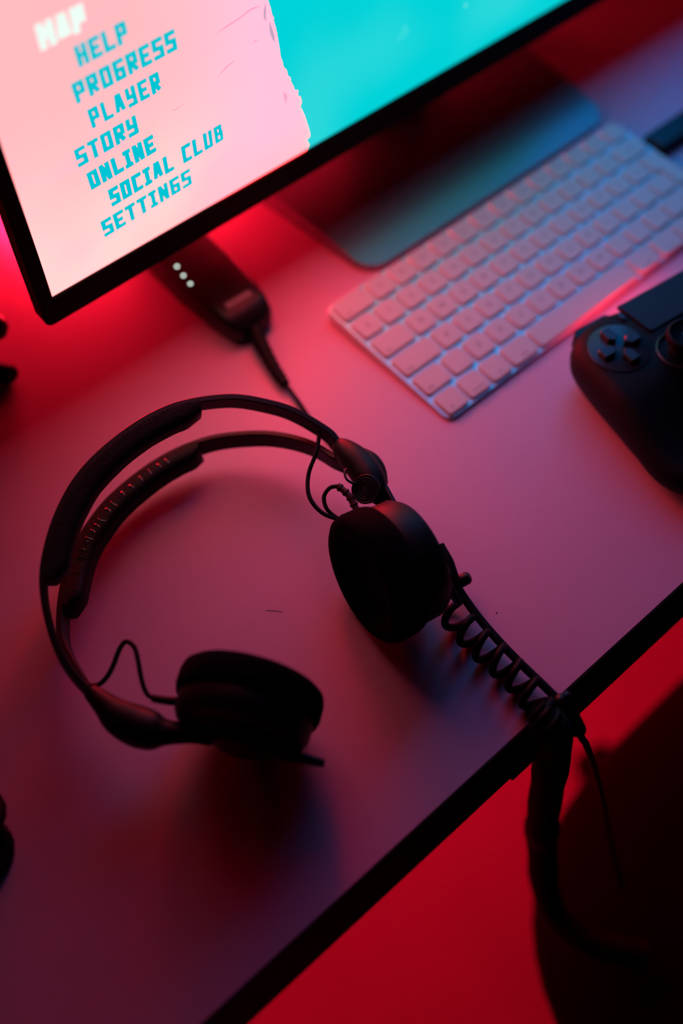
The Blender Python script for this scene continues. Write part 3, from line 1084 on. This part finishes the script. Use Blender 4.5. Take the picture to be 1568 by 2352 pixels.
blob([(-92.0, -186.6, -128, 7.5), (-91.6, -188.3, -138, 10.6), (-91.8, -190.8, -150, 11.0), (-92.0, -194, -164, 8.0)], M['rubber'], hp, 'coil_sleeve')
spl = part('cord_splitter', tube(spline([(-84.6, -162.5, 7.5), (-84.2, -166.5, 7.0), (-84.0, -171.0, 4.5), (-84.4, -176.5, -0.5), (-84.0, -181.5, -6)], 5), [2.4, 3.2, 3.9, 4.3, 4.5, 4.6, 4.6, 4.6, 4.7, 4.7, 4.6, 4.5, 4.5, 4.6, 4.6, 4.5, 4.5, 4.4, 4.4, 4.2, 3.4], 16), M['satin'], hp, 60)
part('splitter_button', lathe((-80.4, -166.5, 9.5), (0.5, 0.1, 0.8), [(-2, 2.4), (1.2, 2.4), (1.8, 1.5), (2, 0)], 16), M['satin'], spl)
part('thin_cord', tube(spline([(-84.0, -180.5, -5), (-80.0, -183.0, -20), (-73.4, -185.0, -40), (-57.5, -197.1, -110), (-48.7, -214.4, -180), (-43.7, -224.3, -220), (-46.8, -246.1, -254)], 8), 1.9, 10), M['rubber'], hp)
part('thin_cord', tube(spline([(-84.6, -181.0, -5), (-80.4, -186.0, -23), (-73.4, -190.4, -45), (-66.5, -194.5, -72), (-64.0, -196.3, -84)], 6), 0.7, 8), M['rubber'], hp)

# ------------------------------------------------------------------ objects cut by the left edge of the picture
stnd = empty('desk_stand', (-200, 218, 0), 'black stand with a rounded foot at the left picture edge, left of the monitor corner', 'stand')
blob([(-178.0, 204, 7, 0.5), (-179.0, 206, 7, 6.0), (-184, 212, 7.5, 7.2), (-198, 224, 8, 7.2), (-215, 240, 9, 7.0), (-232, 256, 11, 6.0)], M['rubber'], stnd, 'foot')
blob([(-233, 258, 9, 6.0), (-233, 258, 40, 6.0), (-228, 250, 48, 6.4), (-212, 238, 46, 6.6), (-188, 225, 40, 7.6), (-174.0, 217.5, 37, 8.0), (-169.0, 214.0, 36, 5.6), (-167.5, 213, 35.5, 0.4)], M['satin'], stnd, 'arm')
loop = empty('cable_coil', (-354, -30, 0), 'small coil of black cable at the left picture edge, below the headphones', 'cable')
for (cx, cy, rr, z, ph) in ((-356, -36, 26, 4.2, 0.0), (-351, -23, 27, 12.0, 0.6)):
    pts = [(cx + rr * math.cos(a * math.pi / 12 + ph), cy + rr * .62 * math.sin(a * math.pi / 12 + ph), z + 1.6 * math.sin(a * .8)) for a in range(25)]
    part('loop', tube(pts, 4.0, 12), M['rubber'], loop)

# ------------------------------------------------------------------ office chair below the desk edge
ch = empty('office_chair', (105, -430, -730), 'black office chair pushed under the front edge of the desk', 'chair')
CX, CY = 118.0, -432.0


def sup(a, b, e, z, n=56):
    out = []
    for k in range(n):
        t = 2 * math.pi * k / n
        c, s = math.cos(t), math.sin(t)
        out.append((CX + a * math.copysign(abs(c) ** (2 / e), c), CY + b * math.copysign(abs(s) ** (2 / e), s), z))
    return out


part('seat', stack([sup(240, 240, 3.2, -345), sup(262, 258, 3.2, -335), sup(270, 264, 3.2, -312), sup(268, 262, 3.2, -290), sup(252, 248, 3.2, -274), sup(205, 205, 3.0, -264), sup(120, 120, 2.4, -268)]), M['chair'], ch, 60)
part('backrest', xform(stack([[(x, y, z) for x, y in rrect(CX - w, CX + w, -60, 0, 26, 5)] for w, z in ((170, -215), (210, -190), (225, -60), (225, 160), (205, 300), (160, 330))]), Matrix.Translation((0, CY - 245, 0))), M['chair'], ch, 60)
part('back_bracket', box(CX - 35, CX + 35, CY - 300, CY - 60, -362, -346), M['black'], ch, False)
part('back_bracket', box(CX - 35, CX + 35, CY - 318, CY - 296, -362, -120), M['black'], ch, False)
for s in (-1, 1):
    ar = part('armrest', box(CX + s * 295 - 32, CX + s * 295 + 32, CY - 190, CY + 20, -80, -50) if s > 0 else box(CX + s * 300 - 30, CX + s * 300 + 30, CY - 220, CY - 60, -80, -50), M['rubber'], ch, False)
    part('armrest_post', box(CX + s * 290 - 12, CX + s * 290 + 12, CY - 160, CY - 110, -345, -80), M['black'], ar, False)
    part('armrest_bracket', box(min(CX + s * 200, CX + s * 300), max(CX + s * 200, CX + s * 300), CY - 160, CY - 110, -360, -345), M['black'], ar, False)
part('gas_lift', tube([(CX, CY, -660), (CX, CY, -500), (CX, CY, -499), (CX, CY, -345)], [28, 28, 16, 16], 20), M['black'], ch)
for k in range(5):
    a = math.radians(150 + 72 * k)
    tip = Vector((CX + 300 * math.cos(a), CY + 300 * math.sin(a), -662))
    lg = part('base_leg', tube(spline([(CX + 18 * math.cos(a), CY + 18 * math.sin(a), -630), (CX + 150 * math.cos(a), CY + 150 * math.sin(a), -640), tuple(tip)], 4), [26, 25, 24, 23, 22, 21, 20, 19, 18], 12), M['black'], ch)
    part('caster', lathe((tip.x, tip.y, -705), (math.sin(a), -math.cos(a), 0), [(-22, 0), (-22, 20), (-18, 25), (-3, 25), (-3, 12), (3, 12), (3, 25), (18, 25), (22, 20), (22, 0)], 24), M['rubber'], lg)
    part('caster_stem', tube([(tip.x, tip.y, -685), (tip.x, tip.y, -655)], 6, 10), M['black'], lg)
